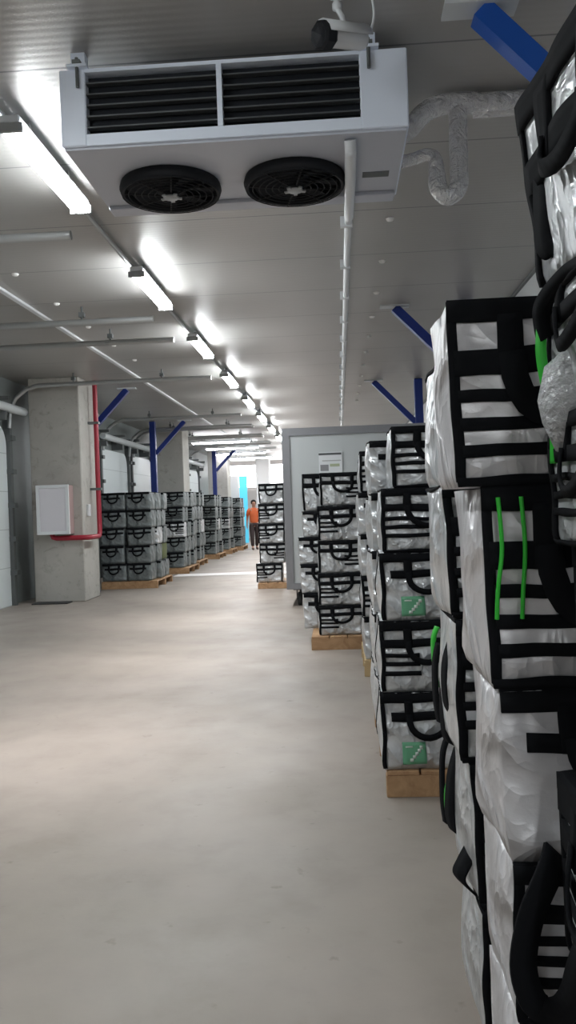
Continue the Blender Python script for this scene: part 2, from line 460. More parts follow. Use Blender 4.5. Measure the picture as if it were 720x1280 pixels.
# white insulated pipe: under the cooler, then along the ceiling
t = thing('insulated_pipe', 'white insulated pipe from the air cooler running straight along the ceiling', 'pipe', (.13, 4.2, 3.2))
pp = [(.125, 4.13, 3.27), (.127, 4.16, 3.235), (.128, 4.22, 3.225), (.13, 4.6, 3.225), (.132, 5.1, 3.24), (.14, 5.35, 3.34), (.15, 5.55, 3.58), (.155, 5.75, 3.68), (.16, 6.0, 3.70), (.17, 12, 3.70), (.195, 24.5, 3.70)]
o = obj('tube', MB().tube(bez(pp, 6), .03, 12), M['white_paint'], t); o.matrix_parent_inverse = Matrix.Translation((-.13, -4.2, -3.2))
for k in range(14):
    y = 6.6 + 1.15*k
    x = .16 + (y - 6)*.0018
    o = obj('pipe_clip', MB().box(x - .062, x + .034, y - .02, y + .02, 3.664, H - .001), M['white_paint'], t); o.matrix_parent_inverse = Matrix.Translation((-.13, -4.2, -3.2))

# ------------------------------------------------------------------ ceiling air cooler
CX0, CX1, CY0, CY1, CZ0, CZ1 = -1.312, .412, 4.05, 4.95, 3.285, 3.668
t = thing('air_cooler', 'white twin fan air cooler hung under the ceiling, dark coil grilles', 'air cooler', ((CX0+CX1)/2, (CY0+CY1)/2, CZ0))
inv = Matrix.Translation((-(CX0+CX1)/2, -(CY0+CY1)/2, -CZ0))
def cpart(name, mb, mt, par=t):
    o = obj(name, mb, M[mt], par); o.matrix_parent_inverse = inv if par == t else Matrix.Identity(4); return o
gx0, gxm, gx1, gz0, gz1 = -1.182, -.511, .18, 3.342, 3.648
c = MB()
c.box(CX0, gx0, CY0, CY1, CZ0, CZ1, b=.006)           # left end housing
c.box(gx1, CX1, CY0, CY1, CZ0, CZ1, b=.006)           # right end housing
c.box(gx0 - .002, gx1 + .002, CY0 + .001, CY1, gz1, CZ1 - .001)
c.box(gx0 - .002, gx1 + .002, CY0 + .001, CY0 + .05, CZ0 + .001, gz0)
c.box(gx0 - .002, gx1 + .002, CY1 - .01, CY1, CZ0, CZ1)
cpart('casing', c, 'coil_white')
cpart('mullion', MB().box(gxm - .013, gxm + .013, CY0 - .004, CY0 + .05, gz0, gz1), 'coil_white')
# underside sheet with two round holes is closed by the fan rings
cpart('underside', MB().box(CX0 + .012, CX1 - .012, CY0 + .02, CY1 - .01, CZ0 - .012, CZ0 + .004).box(CX0 + .02, CX1 - .02, CY1 - .12, CY1 + .0, CZ0 - .035, CZ0 - .012, b=.004), 'coil_under_shaded')
cpart('name_plate', MB().box(.20, .345, 4.55, 4.62, CZ0 - .016, CZ0 - .012), 'dark_steel')
for (a, b) in ((gx0, gxm - .013), (gxm + .013, gx1)):
    cpart('coil', MB().box(a, b, CY0 + .06, CY0 + .5, gz0, gz1), 'coil_dark')
    for k in range(5):
        z = gz0 + .035 + k*.055
        cpart('slat', MB().box(a, b, CY0 + .012, CY0 + .05, z, z + .007), 'slat')
for fx in (-.868, -.175):
    fy = 4.57; R = .275
    T = Matrix.Translation((fx, fy, CZ0 - .012))
    ring = MB().lathe([(R, .0), (R + .008, -.03), (R, -.055), (R - .012, -.06), (R - .02, -.055), (R - .018, 0)], T, 36)
    fan = cpart('fan', ring, 'black_plastic')
    g = MB()
    bk = MB()
    for k in range(7):
        a = 2*PI*k/7
        pts = []
        vs = []
        for i in range(6):
            r = .06 + (R - .09)*i/5
            for s_ in (-.36, .36):
                an = a + s_*(1 - .25*i/5) + .12*i/5
                vs.append((r*math.cos(an), r*math.sin(an), -.030 + (.012 if s_ > 0 else -.012)))
        bk.add(vs, [(2*i, 2*i+1, 2*i+3, 2*i+2) for i in range(5)], True, T)
    bk.lathe([(.0, -.048), (.075, -.044), (.085, -.015), (.085, -.002)], T, 20)
    o = cpart('blades', bk, 'coil_dark', fan)
    o = cpart('backing', MB().lathe([(0.001, -.003), (R - .018, -.003)], T, 36), 'coil_dark', fan)
    for k in range(6):
        r = .09 + .036*k
        pts = [(fx + r*math.cos(2*PI*i/32), fy + r*math.sin(2*PI*i/32), CZ0 - .073) for i in range(33)]
        g.tube(pts, .0032, 5, False)
    for k in range(8):
        a = 2*PI*k/8 + .2
        g.tube([(fx + .06*math.cos(a), fy + .06*math.sin(a), CZ0 - .073), (fx + R*math.cos(a), fy + R*math.sin(a), CZ0 - .066)], .005, 5)
    o = cpart('guard', g, 'black_plastic', fan)
    star = MB()
    star.lathe([(.0, -.079), (.04, -.077), (.045, -.070), (.0, -.068)], T, 14)
    for k in range(5):
        a = 2*PI*k/5 + .3
        star.box(.02, .06, -.010, .010, -.077, -.069, T @ Matrix.Rotation(a, 4, 'Z'))
    o = cpart('hub', star, 'hub', fan)
for hx in (-1.215, .225):
    h = MB().box(hx - .05, hx + .05, CY0 - .03, CY0 + .10, CZ1 - .002, CZ1 + .012).box(hx - .035, hx + .035, CY0 + .0, CY0 + .06, CZ1 + .01, H - .001)
    cpart('hanger', h, 'coil_white')
    cpart('bolt', MB().tube([(hx, CY0 - .018, CZ1 - .10), (hx, CY0 - .018, CZ1 + .045)], .009, 8).box(hx - .02, hx + .02, CY0 - .035, CY0 - .002, CZ1 + .012, CZ1 + .03), 'dark_steel')

# foil lagged pipes with trap
t = thing('foil_pipe', 'foil wrapped drain pipe with U trap right of the air cooler', 'pipe', (.74, 4.7, 3.6))
ip = Matrix.Translation((-.74, -4.7, -3.6))
a = bez([(.425, 4.72, 3.385), (.50, 4.72, 3.40), (.575, 4.71, 3.415), (.615, 4.7, 3.38), (.622, 4.7, 3.30), (.632, 4.7, 3.215), (.685, 4.7, 3.17), (.738, 4.7, 3.215), (.746, 4.7, 3.30), (.748, 4.7, 3.50), (.75, 4.7, 3.66)], 6)
rad = [.034 + .018*min(1, max(0, (i - 14)/14)) for i in range(len(a))]
o = obj('trap', MB().tube(a, rad, 14), M['foil'], t); o.matrix_parent_inverse = ip
o = obj('elbow', MB().tube(bez([(.42, 4.78, 3.55), (.50, 4.75, 3.60), (.58, 4.72, 3.665), (.68, 4.7, 3.685), (.86, 4.7, 3.685)], 6), .057, 14), M['foil'], t); o.matrix_parent_inverse = ip
o = obj('branch', MB().tube([(.84, 4.70, 3.685), (1.3, 4.70, 3.69), (XR - .003, 4.70, 3.69)], .05, 14).tube([(.86, 4.82, 3.69), (XR - .003, 4.82, 3.69)], .035, 12), M['foil'], t); o.matrix_parent_inverse = ip

# security camera
t = thing('security_camera', 'white bullet security camera hanging in front of the air cooler', 'camera', (.075, 3.72, H))
dr = Vector((-.72, -.62, -.22)).normalized()
q = dr.to_track_quat('Z', 'Y').to_matrix().to_4x4()
T = Matrix.Translation((.02, -.02, -.215)) @ q
body = MB().lathe([(0, -.125), (.040, -.125), (.045, -.11), (.045, .075), (.040, .08)], T, 20)
obj('body', body, M['white_paint'], t)
obj('lens', MB().lathe([(.046, .07), (.062, .09), (.062, .135), (.052, .145), (.036, .138), (0, .13)], T @ Matrix.Translation((.0, .0, .0)), 8, False), M['black_plastic'], t)
sh = MB(); vs = []; fs = []
for zz in (-.13, .125):
    for k in range(9):
        an = PI*(-.02 + 1.04*k/8)
        vs.append((.066*math.cos(an), .066*math.sin(an), zz))
for k in range(8): fs.append((k, k+1, 10+k, 9+k))
Tq = T
# make the hood sit on the upper side
upl = q.to_3x3().inverted() @ Vector((0, 0, 1)); ang = math.atan2(upl.y, upl.x)
sh.add(vs, fs, True, T @ Matrix.Rotation(ang - PI/2, 4, 'Z'))
o = obj('sun_hood', sh, M['white_paint'], t)
md = o.modifiers.new('Solidify', 'SOLIDIFY'); md.thickness = .004
obj('bracket', MB().tube([(.0, .0, -.003), (-.005, .0, -.06), (.02, .0, -.11), (.03, .0, -.17)], [.014, .013, .013, .012], 10).lathe([(.0, -.012), (.045, -.012), (.045, -.001)], None, 20).lathe([(0, -.085), (.022, -.075), (.022, -.05), (0, -.04)], None, 12), M['white_paint'], t)
obj('cable', MB().tube(bez([(.155, .02, -.002), (.165, .02, -.09), (.15, .04, -.15), (.115, .05, -.18), (.09, .05, -.185)], 5), .006, 8), M['white_paint'], t)

# ------------------------------------------------------------------ insulated delivery bags
W, D, HB = .46, .40, .355
def bag_fn(seed, amp=.012):
    sv = Vector((seed*3.7, seed*1.3, seed*2.1))
    def pt(face, u, v, off=0.):
        # v upward for the sides; the top face uses (u, v) for (x, y)
        b = amp*math.sin(PI*min(max(u, 0), 1))*math.sin(PI*min(max(v, 0), 1))
        if face == 'front': q = Vector(((u-.5)*W, -D/2, v*HB)); n = Vector((0, -1, 0))
        elif face == 'back': q = Vector(((u-.5)*W, D/2, v*HB)); n = Vector((0, 1, 0))
        elif face == 'left': q = Vector((-W/2, (u-.5)*D, v*HB)); n = Vector((-1, 0, 0))
        elif face == 'right': q = Vector((W/2, (u-.5)*D, v*HB)); n = Vector((1, 0, 0))
        elif face == 'top': q = Vector(((u-.5)*W, (v-.5)*D, HB)); n = Vector((0, 0, 1)); b *= .3
        else: q = Vector(((u-.5)*W, (v-.5)*D, 0)); n = Vector((0, 0, -1)); b = 0
        j = noise.noise_vector(q*9 + sv)*.007 + noise.noise_vector(q*3.5 + sv)*.010
        if face == 'bottom' or v < .01: j.z = 0
        if face == 'top' or v > .99: j.z *= .3
        # soft lower corners: pull the foot in a little
        if face not in ('top', 'bottom'):
            k = max(0, .12 - v)/.12; q = Vector((q.x*(1 - .03*k*k), q.y*(1 - .03*k*k), q.z))
        elif face == 'bottom': q = Vector((q.x*.97, q.y*.97, q.z))
        return q + n*(b + off) + j
    return pt
def patch(mb, pt, face, u0, u1, v0, v1, th=.005, step=.05):
    nu = max(1, int(round(abs(u1-u0)/step))); nv = max(1, int(round(abs(v1-v0)/step)))
    vs = []
    for lay in (th, -.004):
        for i in range(nu+1):
            for j in range(nv+1):
                vs.append(pt(face, u0 + (u1-u0)*i/nu, v0 + (v1-v0)*j/nv, lay))
    n = (nu+1)*(nv+1); ix = lambda i, j: i*(nv+1) + j
    fs = [(ix(i, j), ix(i+1, j), ix(i+1, j+1), ix(i, j+1)) for i in range(nu) for j in range(nv)]
    for i in range(nu):
        fs += [(ix(i, 0), ix(i+1, 0), n+ix(i+1, 0), n+ix(i, 0)), (ix(i, nv), ix(i+1, nv), n+ix(i+1, nv), n+ix(i, nv))]
    for j in range(nv):
        fs += [(ix(0, j), ix(0, j+1), n+ix(0, j+1), n+ix(0, j)), (ix(nu, j), ix(nu, j+1), n+ix(nu, j+1), n+ix(nu, j))]
    mb.add(vs, fs, True); return mb
def loop(pt, u0, u1, vt, vb, w, n=12, off=.012, face='front', skew=0.):
    """hanging webbing handle between two straps"""
    pts = []; wd = []
    for i in range(n+1):
        a = PI*i/n
        u = (u0+u1)/2 - (u1-u0)/2*math.cos(a) + skew*math.sin(a); v = vt + (vb-vt)*math.sin(a)**.75
        pts.append(pt(face, u, v, off + .010*math.sin(a)))
    return pts
VAR = {}
def bag_meshes(var, fab):
    key = (var, fab)
    if key in VAR: return VAR[key]
    pt = bag_fn(hash(var) % 17 if False else sum(map(ord, var)) % 13 + (3 if fab == 'tyvek' else 0), .014)
    parts = []
    n = 12
    # body: one closed skin built face by face and welded
    b = MB()
    for face in ('front', 'back', 'left', 'right', 'top', 'bottom'):
        vs = [pt(face, i/n, j/n) for i in range(n+1) for j in range(n+1)]
        fs = [(i*(n+1)+j, (i+1)*(n+1)+j, (i+1)*(n+1)+j+1, i*(n+1)+j+1) for i in range(n) for j in range(n)]
        b.add(vs, fs, True)
    me = b.mesh('bag_body')
    import bmesh
    bm = bmesh.new(); bm.from_mesh(me); bmesh.ops.remove_doubles(bm, verts=bm.verts, dist=.004)
    bmesh.ops.recalc_face_normals(bm, faces=bm.faces); bm.to_mesh(me); bm.free()
    me.materials.append(M[fab]); parts.append(('body', me))
    def P(name, mb, mt='webbing'):
        q = mb.mesh(name); q.materials.append(M[mt]); parts.append((name, q))
    # lid rim
    r = MB()
    patch(r, pt, 'front', -.004, 1.004, .885 if var != 'wide' else .84, 1.0, .008)
    if fab != 'tyvek':
        patch(r, pt, 'left', 0, 1, .975, 1.0, .003); patch(r, pt, 'right', 0, 1, .975, 1.0, .003)
    patch(r, pt, 'top', 0, 1, 0, .06, .004)
    P('lid_rim', r)
    if var != 'plain':
        P('edge_binding', patch(MB(), pt, 'front', -.004, .04, .03, .90, .006))
    if var in ('full', 'left', 'band', 'bold'):
        P('edge_binding', patch(MB(), pt, 'front', .96, 1.004, .03, .90, .006))
    if var in ('full', 'bold'):
        P('foot_binding', patch(MB(), pt, 'front', 0, 1, 0, .055, .007))
    sx = (.24, .66) if var != 'bold' else (.20, .62)
    sw = .088 if var != 'bold' else .11
    if var == 'bold': bz = (.60, .74)
    elif var == 'wide': bz = (.50, .66); sw = .13
    else: bz = (.645, .76)
    bnd = MB(); patch(bnd, pt, 'front', .02 if var not in ('plain', 'mark') else .10, .99 if var != 'plain' else .8, bz[0], bz[1], .007); P('front_band', bnd)
    for x in sx:
        s_ = MB(); patch(s_, pt, 'front', x, x + sw, bz[0], .92, .009); P('strap', s_)
    # stripes
    rows = ((.50, .56), (.37, .43), (.24, .30)) if var != 'bold' else ((.46, .525), (.31, .38), (.165, .235))
    if var in ('left', 'right', 'full', 'bold'):
        x0, x1 = {'left': (.03, .40), 'right': (.55, .97), 'full': (.03, .97), 'bold': (.03, .98)}[var]
        for (a, c) in rows:
            s_ = MB(); patch(s_, pt, 'front', x0, x1, a, c, .0065); P('stripe', s_)
    # handle
    h = MB()
    w_ = .03 if var != 'bold' else .05
    pts = loop(pt, sx[0] + sw/2, sx[1] + sw/2, bz[1] - .02, .42 if var != 'bold' else .36, w_)
    ctr = sum((Vector(q) for q in pts), Vector())/len(pts)
    wd = []
    for i in range(len(pts)):
        tn = (pts[min(i+1, len(pts)-1)] - pts[max(i-1, 0)]).normalized()
        wd.append(tn.cross(Vector((0, 1, 0))).normalized() + Vector((0, -.25, 0)))
    h.ribbon(pts, wd, w_, .007); P('handle', h)
    # a hanging side strap with a loose end
    if var in ('left', 'mark'):
        sd = MB(); patch(sd, pt, 'left', .46, .53, .34, .985, .004); P('side_strap', sd)
    if var == 'mark':
        g = MB(); patch(g, pt, 'front', .20, .44, .07, .36, .0015); P('printed_mark', g, 'mark_pale')
        g = MB()
        for q in range(5):      # pale slash across the green square
            patch(g, pt, 'front', .27 + .025*q, .305 + .025*q, .11 + .04*q, .155 + .04*q, .003)
        patch(g, pt, 'front', .23, .30, .29, .31, .003)
        P('printed_mark', g, 'mark_white')
    VAR[key] = parts
    return parts

def bag(x, y, z, h, var, fab, label, group, w=W, d=D, rz=0., detail=True):
    """x, y = front left foot of the bag"""
    t = thing('insulated_bag', label, 'insulated bag', (x + w/2, y + d/2, z), rz, group)
    t.scale = (w/W, d/D, h/HB)
    for nm, me in bag_meshes(var, fab):
        if not detail and nm in ('side_strap', 'edge_binding'): continue
        link(nm, me, None, t)
    return t

def pallet(x0, x1, y0, y1, h, lab, wood='wood'):
    t = thing('wooden_pallet', lab, 'pallet', ((x0+x1)/2, (y0+y1)/2, 0), 0, 'wooden pallets under the bag stacks')
    L = (x1-x0)/2; B = (y1-y0)/2
    d = MB(); n = max(4, int((x1-x0)/.16))
    for k in range(n):
        a = -L + 2*L*k/n
        d.box(a + .004, a + 2*L/n - .006, -B, B, h - .022, h, b=.003)
    obj('deck', d, M[wood], t)
    for yy in (-B + .012, 0, B - .062):
        obj('stringer', MB().box(-L, L, yy - .012, yy + .05, .0, h - .022, b=.003), M[wood], t)
    return t

ordn = ['lowest', 'second lowest', 'middle', 'second highest', 'topmost']
def stack(x, y, zs, variants, fabs, place, group, w=W, d=D, xs=None, detail=True, jit=.008, olive=None):
    out = []
    n = len(zs) - 1
    for i in range(n):
        lab = '%s silver bag %s' % (ordn[i] if n == 5 else ['lowest', 'second', 'third', 'top'][i], place)
        xx = (xs[i] if xs else x + random.uniform(-jit, jit))
        v = variants[i % len(variants)]; fb = fabs[i % len(fabs)]
        if olive is not None and i == olive: fb = 'olive'; lab = 'olive green bag %s' % place
        out.append(bag(xx, y + random.uniform(-jit, jit), zs[i] + .002, zs[i+1] - zs[i] - .004, v, fb, lab, group, w, d, random.uniform(-jit*2.2, jit*2.2) if jit > .003 else 0, detail))
    return out

# --- right side, nearest stack (B): full fronts
GB = 'bags in the nearest right-hand stacks'
ZB = [.135, .435, .75, 1.085, 1.475, 1.835]
XB = [.315, .312, .30, .277, .222]
t_ = ['lowest white bag of the nearest whole stack, below the frame edge',
      'white bag with wide black bands, second up in the nearest whole stack',
      'plain white bag with a green print and one black band',
      'white bag with two green cords, below the nearest topmost bag',
      'topmost white bag of the nearest whole stack, three black bands']
var = ['full', 'full', 'plain', 'bold', 'bold']
BB = []
for i in range(5):
    BB.append(bag(XB[i], 1.6, ZB[i] + .002, ZB[i+1] - ZB[i] - .004, var[i], 'tyvek', t_[i], GB, .46, [.30, .30, .32, .34, .24][i]))
pallet(.42, 1.30, .62, 1.95, .135, 'wooden pallet under the nearest whole bag stack')
# green cords on the fourth bag
gc = MB()
for (xa, xb) in ((.302, .296), (.345, .343)):
    gc.tube(bez([(xa, 1.575, 1.455), (xa + .004, 1.572, 1.36), (xb, 1.572, 1.28), (xb - .003, 1.575, 1.225)], 6), .0042, 8)
bc = BB[3]
o = obj('green_cord', gc, M['green'], None)
bpy.context.view_layer.update()
o.parent = bc; o.matrix_parent_inverse = bc.matrix_world.inverted()
# green print on the third bag
gp = MB(); ptp = bag_fn(sum(map(ord, 'plain')) % 13 + 3, .014)
for (a, b, c, d_) in ((.225, .30, .325, .355), (.27, .30, .265, .325), (.235, .275, .235, .265), (.25, .30, .09, .11)):
    patch(gp, ptp, 'front', a, b, c, d_, .002)
obj('printed_mark', gp, M['mark'], BB[2])

# --- second row (C), seen as slivers left of the nearest stack
ZC = [.135, .47, .82, 1.17, 1.49, 1.80]
XC = [.312, .300, .272, .256, .256]
for i in range(5):
    bag(XC[i], 1.99, ZC[i] + .002, ZC[i+1] - ZC[i] - .004, ['full', 'bold', 'full', 'bold', 'full'][i], 'silver',
        '%s silver bag in the column just behind the nearest whole stack' % ordn[i], GB, .46, .36)
pallet(.38, 1.30, 2.03, 2.42, .135, 'wooden pallet just behind the nearest whole stack')
# loose straps hanging off that column: parts of nothing, each a strap end of its own bag
def dangling(owner_label, pts, w_, mt='webbing'):
    for o in COL.objects:
        if o.get('label') == owner_label:
            mb = MB().ribbon(bez(pts, 6), Vector((.35, -1, 0)), w_, .006)
            s_ = obj('hanging_strap', mb, M[mt])
            bpy.context.view_layer.update()
            s_.parent = o; s_.matrix_parent_inverse = o.matrix_world.inverted()
cl = lambda i: '%s silver bag in the column just behind the nearest whole stack' % ordn[i]
dangling(cl(2), [(.288, 2.10, 1.12), (.262, 2.10, 1.04), (.262, 2.10, .94), (.285, 2.10, .90)], .05)
dangling(cl(2), [(.288, 2.22, 1.05), (.268, 2.22, .97), (.268, 2.22, .83), (.29, 2.22, .80)], .045)
dangling(cl(1), [(.305, 2.25, .78), (.283, 2.25, .70), (.275, 2.25, .60), (.29, 2.25, .555), (.305, 2.25, .62)], .05)
dangling(cl(1), [(.305, 2.08, .58), (.285, 2.08, .545), (.272, 2.08, .51), (.30, 2.08, .475)], .06)

dangling(cl(2), [(.268, 2.34, 1.10), (.256, 2.34, 1.06), (.258, 2.34, .98), (.262, 2.34, .93)], .022, 'green')
dangling(cl(2), [(.266, 2.30, 1.06), (.254, 2.30, 1.00), (.254, 2.30, .90), (.262, 2.30, .84)], .03)
dangling(cl(1), [(.290, 2.33, .80), (.270, 2.33, .74), (.266, 2.33, .62), (.272, 2.33, .55)], .025)
dangling(cl(1), [(.290, 2.29, .70), (.274, 2.29, .66), (.272, 2.29, .60), (.28, 2.29, .57)], .016, 'green')
# --- nearest column at the very right edge (A)
GA = 'bags at the right edge of the photo'
XA = .385                     # these face the aisle: front along -X, far corner at Y = 1.51
def bag_side(x, z, h, var, fab, lab, yfar=1.51, w=.46, d=.40, rz=0.):
    return bag(x + d/2 - w/2, yfar - w/2 - d/2, z + .002, h - .004, var, fab, lab, GA, w, d, -PI/2 + rz)
A7 = bag_side(.40, .135, .36, 'full', 'silver', 'lowest bag at the right edge, below the frame')
A6 = bag_side(.395, .495, .145, 'band', 'silver', 'flattened bag at the lower right corner behind the wide black loop')
A5 = bag_side(.385, .64, .315, 'bold', 'silver', 'dark rimmed bag at the right edge with its silver lid showing')
A45 = bag_side(.425, .955, .41, 'bold', 'silver', 'set back bag at the right edge above the dark rimmed bag')
A4 = bag_side(.388, 1.365, .225, 'full', 'silver', 'striped silver bag at the right edge below the green cord')
A3 = bag_side(.388, 1.59, .235, 'band', 'silver', 'silver bag at the right edge with a green cord and clear film')
A1 = bag_side(.385, 1.83, .335, 'wide', 'silver', 'black strapped bag high at the upper right corner', rz=.06)
A1.rotation_euler.x = math.radians(4)
def adopt(o, owner):
    bpy.context.view_layer.update()
    o.parent = owner; o.matrix_parent_inverse = owner.matrix_world.inverted(); return o
# broad loop handle hanging off the topmost bag at the right edge
YW = Vector((0, 1, 0))
adopt(obj('hanging_handle', MB().ribbon(bez([(.388, 1.44, 2.06), (.372, 1.43, 2.02), (.366, 1.42, 1.94), (.368, 1.42, 1.88), (.385, 1.40, 1.86), (.392, 1.33, 1.90), (.385, 1.26, 2.02)], 6), Vector((.35, -.9, .1)), .05, .010), M['webbing']), A1)
adopt(obj('hanging_handle', MB().ribbon(bez([(.372, 1.47, 1.73), (.366, 1.46, 1.775), (.372, 1.42, 1.80), (.385, 1.33, 1.815), (.385, 1.25, 1.80)], 6), Vector((1, .2, .6)), .024, .022), M['webbing']), A3)
adopt(obj('green_cord', MB().ribbon(bez([(.368, 1.47, 1.755), (.364, 1.465, 1.70), (.372, 1.46, 1.63), (.380, 1.455, 1.58), (.380, 1.455, 1.51)], 6), Vector((1, -.4, 0)), .018, .008), M['green']), A3)
fl = MB()
fl.lathe([(.001, -.10), (.03, -.085), (.05, -.04), (.055, .0), (.045, .05), (.025, .08), (.004, .095)], Matrix.Translation((.400, 1.40, 1.615)), 14)
fl.v = [tuple(Vector(p) + noise.noise_vector(Vector(p)*30)*.012) for p in fl.v]
adopt(obj('plastic_film', fl, M['plastic_clear']), A3)
adopt(obj('lid_sheet', MB().box(.405, .76, 1.08, 1.50, .951, .957, b=.002), M['silver']), A5)
adopt(obj('lid_flap', MB().box(.376, .402, 1.05, 1.51, .885, .960, b=.007), M['webbing']), A5)
lp = bez([(.374, 1.53, .805), (.355, 1.50, .775), (.322, 1.50, .70), (.305, 1.50, .614), (.318, 1.50, .552), (.345, 1.50, .528), (.368, 1.46, .56), (.368, 1.378, .668), (.372, 1.28, .80)], 5)
wdl = []
for i in range(len(lp)):
    tn = (lp[min(i+1, len(lp)-1)] - lp[max(i-1, 0)]).normalized()
    k = i/(len(lp)-1); nrm = Vector((.25, -1, 0)).lerp(Vector((-1, -.35, 0)), min(1, max(0, (k - .55)*4)))
    wdl.append(tn.cross(nrm).normalized())
adopt(obj('hanging_handle', MB().ribbon(lp, wdl, .05, .008), M['webbing']), A5)

# --- third stack on its own pallet (D)
GD = 'bags on the first whole pallet seen on the right'
ZD = [.131, .515, .868, 1.205, 1.525, 1.83]
XD = [.185, .192, .204, .215, .245]
vD = ['mark', 'left', 'mark', 'full', 'full']
pl = 'on the first right-hand pallet fully in view, front column'
for i in range(5):
    bag(XD[i] + (.03 if i == 4 else 0), 4.1, ZD[i] + .002, ZD[i+1] - ZD[i] - .004, vD[i], 'silver', '%s silver bag %s' % (ordn[i], pl), GD)
stack(.19, 4.57, [.131, .50, .84, 1.19, 1.51, 1.80], ['plain'], ['silver'], 'on that first right pallet in view, second column back', GD)
stack(.195, 5.03, [.131, .49, .84, 1.17, 1.49, 1.83], ['plain'], ['silver'], 'on that first right pallet in view, hindmost column', GD)
stack(.72, 4.1, [.131, .50, .85, 1.19, 1.53, 1.84], ['full'], ['silver'], 'on that first right pallet in view, beside the wall posts', GD)
pallet(.195, 1.2, 4.08, 5.44, .13, 'wooden pallet under the first right-hand bag stack fully in view')
# green cord and straps down its right edge
# --- E
GE = 'bags on the second right-hand pallet'
stack(.18, 6.98, [.141, .50, .85, 1.20, 1.55, 1.90], ['plain', 'left', 'plain', 'plain', 'full'], ['silver'], 'on the second right-hand pallet, front column', GE, xs=[.19, .185, .18, .175, .20])
stack(.20, 7.46, [.141, .50, .84, 1.19, 1.53, 1.86], ['mark', 'left'], ['silver'], 'on the second right-hand pallet, back column', GE)
stack(.69, 6.98, [.141, .49, .84, 1.19, 1.53], ['full'], ['silver'], 'on the second right-hand pallet, column by the wall', GE)
pallet(.18, 1.15, 6.96, 7.9, .14, 'pale wooden pallet under the second right-hand stack', 'wood_pale')
# --- F
GF = 'bags on the pallet before the pale cabinet'
stack(-.205, 8.38, [.137, .44, .765, 1.095, 1.45, 1.785], ['left', 'left', 'right', 'left', 'right'], ['silver'],
      'in the five-high column before the pale cabinet', GF, w=.47, xs=[-.225, -.215, -.215, -.20, -.175])
for i, (z0, z1, x) in enumerate(((.137, .52, -.40), (.52, .83, -.42), (.83, 1.12, -.43), (1.12, 1.40, -.38), (1.40, 1.545, -.30), (1.545, 1.85, -.375))):
    if i == 4: continue
    z0_ = z0 if i != 5 else 1.40
    bag(x, 8.87, z0_ + .002, (z1 if i < 5 else 1.80) - z0_ - .004, ['plain', 'plain', 'plain', 'plain', '', 'band'][i], 'silver',
        '%s silver bag in the shifted column behind, before the pale cabinet' % ordn[i if i < 4 else 4], GF, .47)
stack(.33, 8.42, [.137, .48, .82, 1.15, 1.49, 1.83], ['mark', 'left'], ['silver'], 'right of the five-high column before the pale cabinet', GF)
pallet(-.31, .79, 8.30, 9.30, .135, 'wooden pallet before the pale cabinet')
# --- G
GG = 'bags behind the left edge of the pale cabinet'
stack(-1.46, 14.85, [.105, .45, .81, 1.17, 1.53, 1.89], ['left', 'right', 'left', 'left', 'band'], ['silver'],
      'in the column left of the pale cabinet', GG, xs=[-1.50, -1.44, -1.44, -1.43, -1.42])
stack(-.92, 14.85, [.105, .45, .81, 1.17], ['left'], ['silver'], 'in the column hidden behind the pale cabinet', GG)
pallet(-1.48, -.4, 14.75, 15.75, .10, 'wooden pallet behind the left edge of the pale cabinet')

# --- left side stacks
GL = 'bags on the left-hand pallets'
rows = (('first', 15.55, -3.56), ('second', 18.85, -3.56), ('third', 21.0, -3.68), ('fourth', 24.1, -3.60), ('fifth', 26.6, -3.55), ('sixth', 28.7, -3.42))
for pi, (nm, y, xr) in enumerate(rows):
    top = (1.84, 1.90, 1.93, 1.90, 1.86, 1.84)[pi]
    for ci in range(2):
        x = xr - .465 - ci*.525
        for ri in range(3):
            if ci == 1 and ri > 0: continue
            hh = (top - .145)/5
            zs = [.145 + hh*k for k in range(6)]
            where = 'on the %s left pallet from the column, %s' % (nm, ('front row aisle side' if ri == 0 else 'middle row' if ri == 1 else 'hindmost row') if ci == 0 else 'front row wall side')
            fab = ['shaded_silver', 'shaded_silver', 'silver', 'shaded_silver', 'shaded_silver'] if (pi + ri) % 3 == 1 else ['shaded_silver']
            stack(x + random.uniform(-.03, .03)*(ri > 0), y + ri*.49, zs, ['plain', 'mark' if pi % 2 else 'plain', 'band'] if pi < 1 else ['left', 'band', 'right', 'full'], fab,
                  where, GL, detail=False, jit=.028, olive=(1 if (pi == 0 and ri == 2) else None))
    pallet(xr - 1.0, xr + .09, y - .03, y + 1.40, .14, 'wooden pallet under the %s left stack counted from the column' % nm)

# ------------------------------------------------------------------ pale cabinet on castors
t = thing('white_cabinet', 'tall pale panel cabinet with grey edge trim, behind the right stacks', 'cabinet', (.35, 12.6, 0))
w2 = 1.12; y0 = -.6
obj('panel', MB().box(-w2, w2, y0 + .01, .7, .27, 2.58, b=.01), M['cabinet'], t)
f = MB()
for (a, b, c, d_) in ((-w2 - .01, -w2 + .10, .25, 2.60), (w2 - .10, w2 + .01, .25, 2.60), (-w2 + .10, w2 - .10, 2.49, 2.60), (-w2 + .10, w2 - .10, .25, .34)):
    f.box(a, b, y0 - .012, .71, c, d_)
fo = obj('edge_trim', f, M['cabinet_trim'], t)
for sx_ in (-1, 1):
    for yy in (-.45, .5):
        k = MB().lathe([(.0, -.03), (.085, -.03), (.10, -.02), (.10, .02), (.085, .03), (0, .03)], Matrix.Translation((sx_*(w2 - .17), yy, .10)) @ Matrix.Rotation(PI/2, 4, 'Y'), 18)
        k.box(sx_*(w2 - .17) - .045, sx_*(w2 - .17) - .035, yy - .05, yy + .05, .09, .25).box(sx_*(w2 - .17) + .035, sx_*(w2 - .17) + .045, yy - .05, yy + .05, .09, .25)
        k.box(sx_*(w2 - .17) - .09, sx_*(w2 - .17) + .09, yy - .09, yy + .09, .235, .252)
        obj('castor', k, M['rubber'], t)
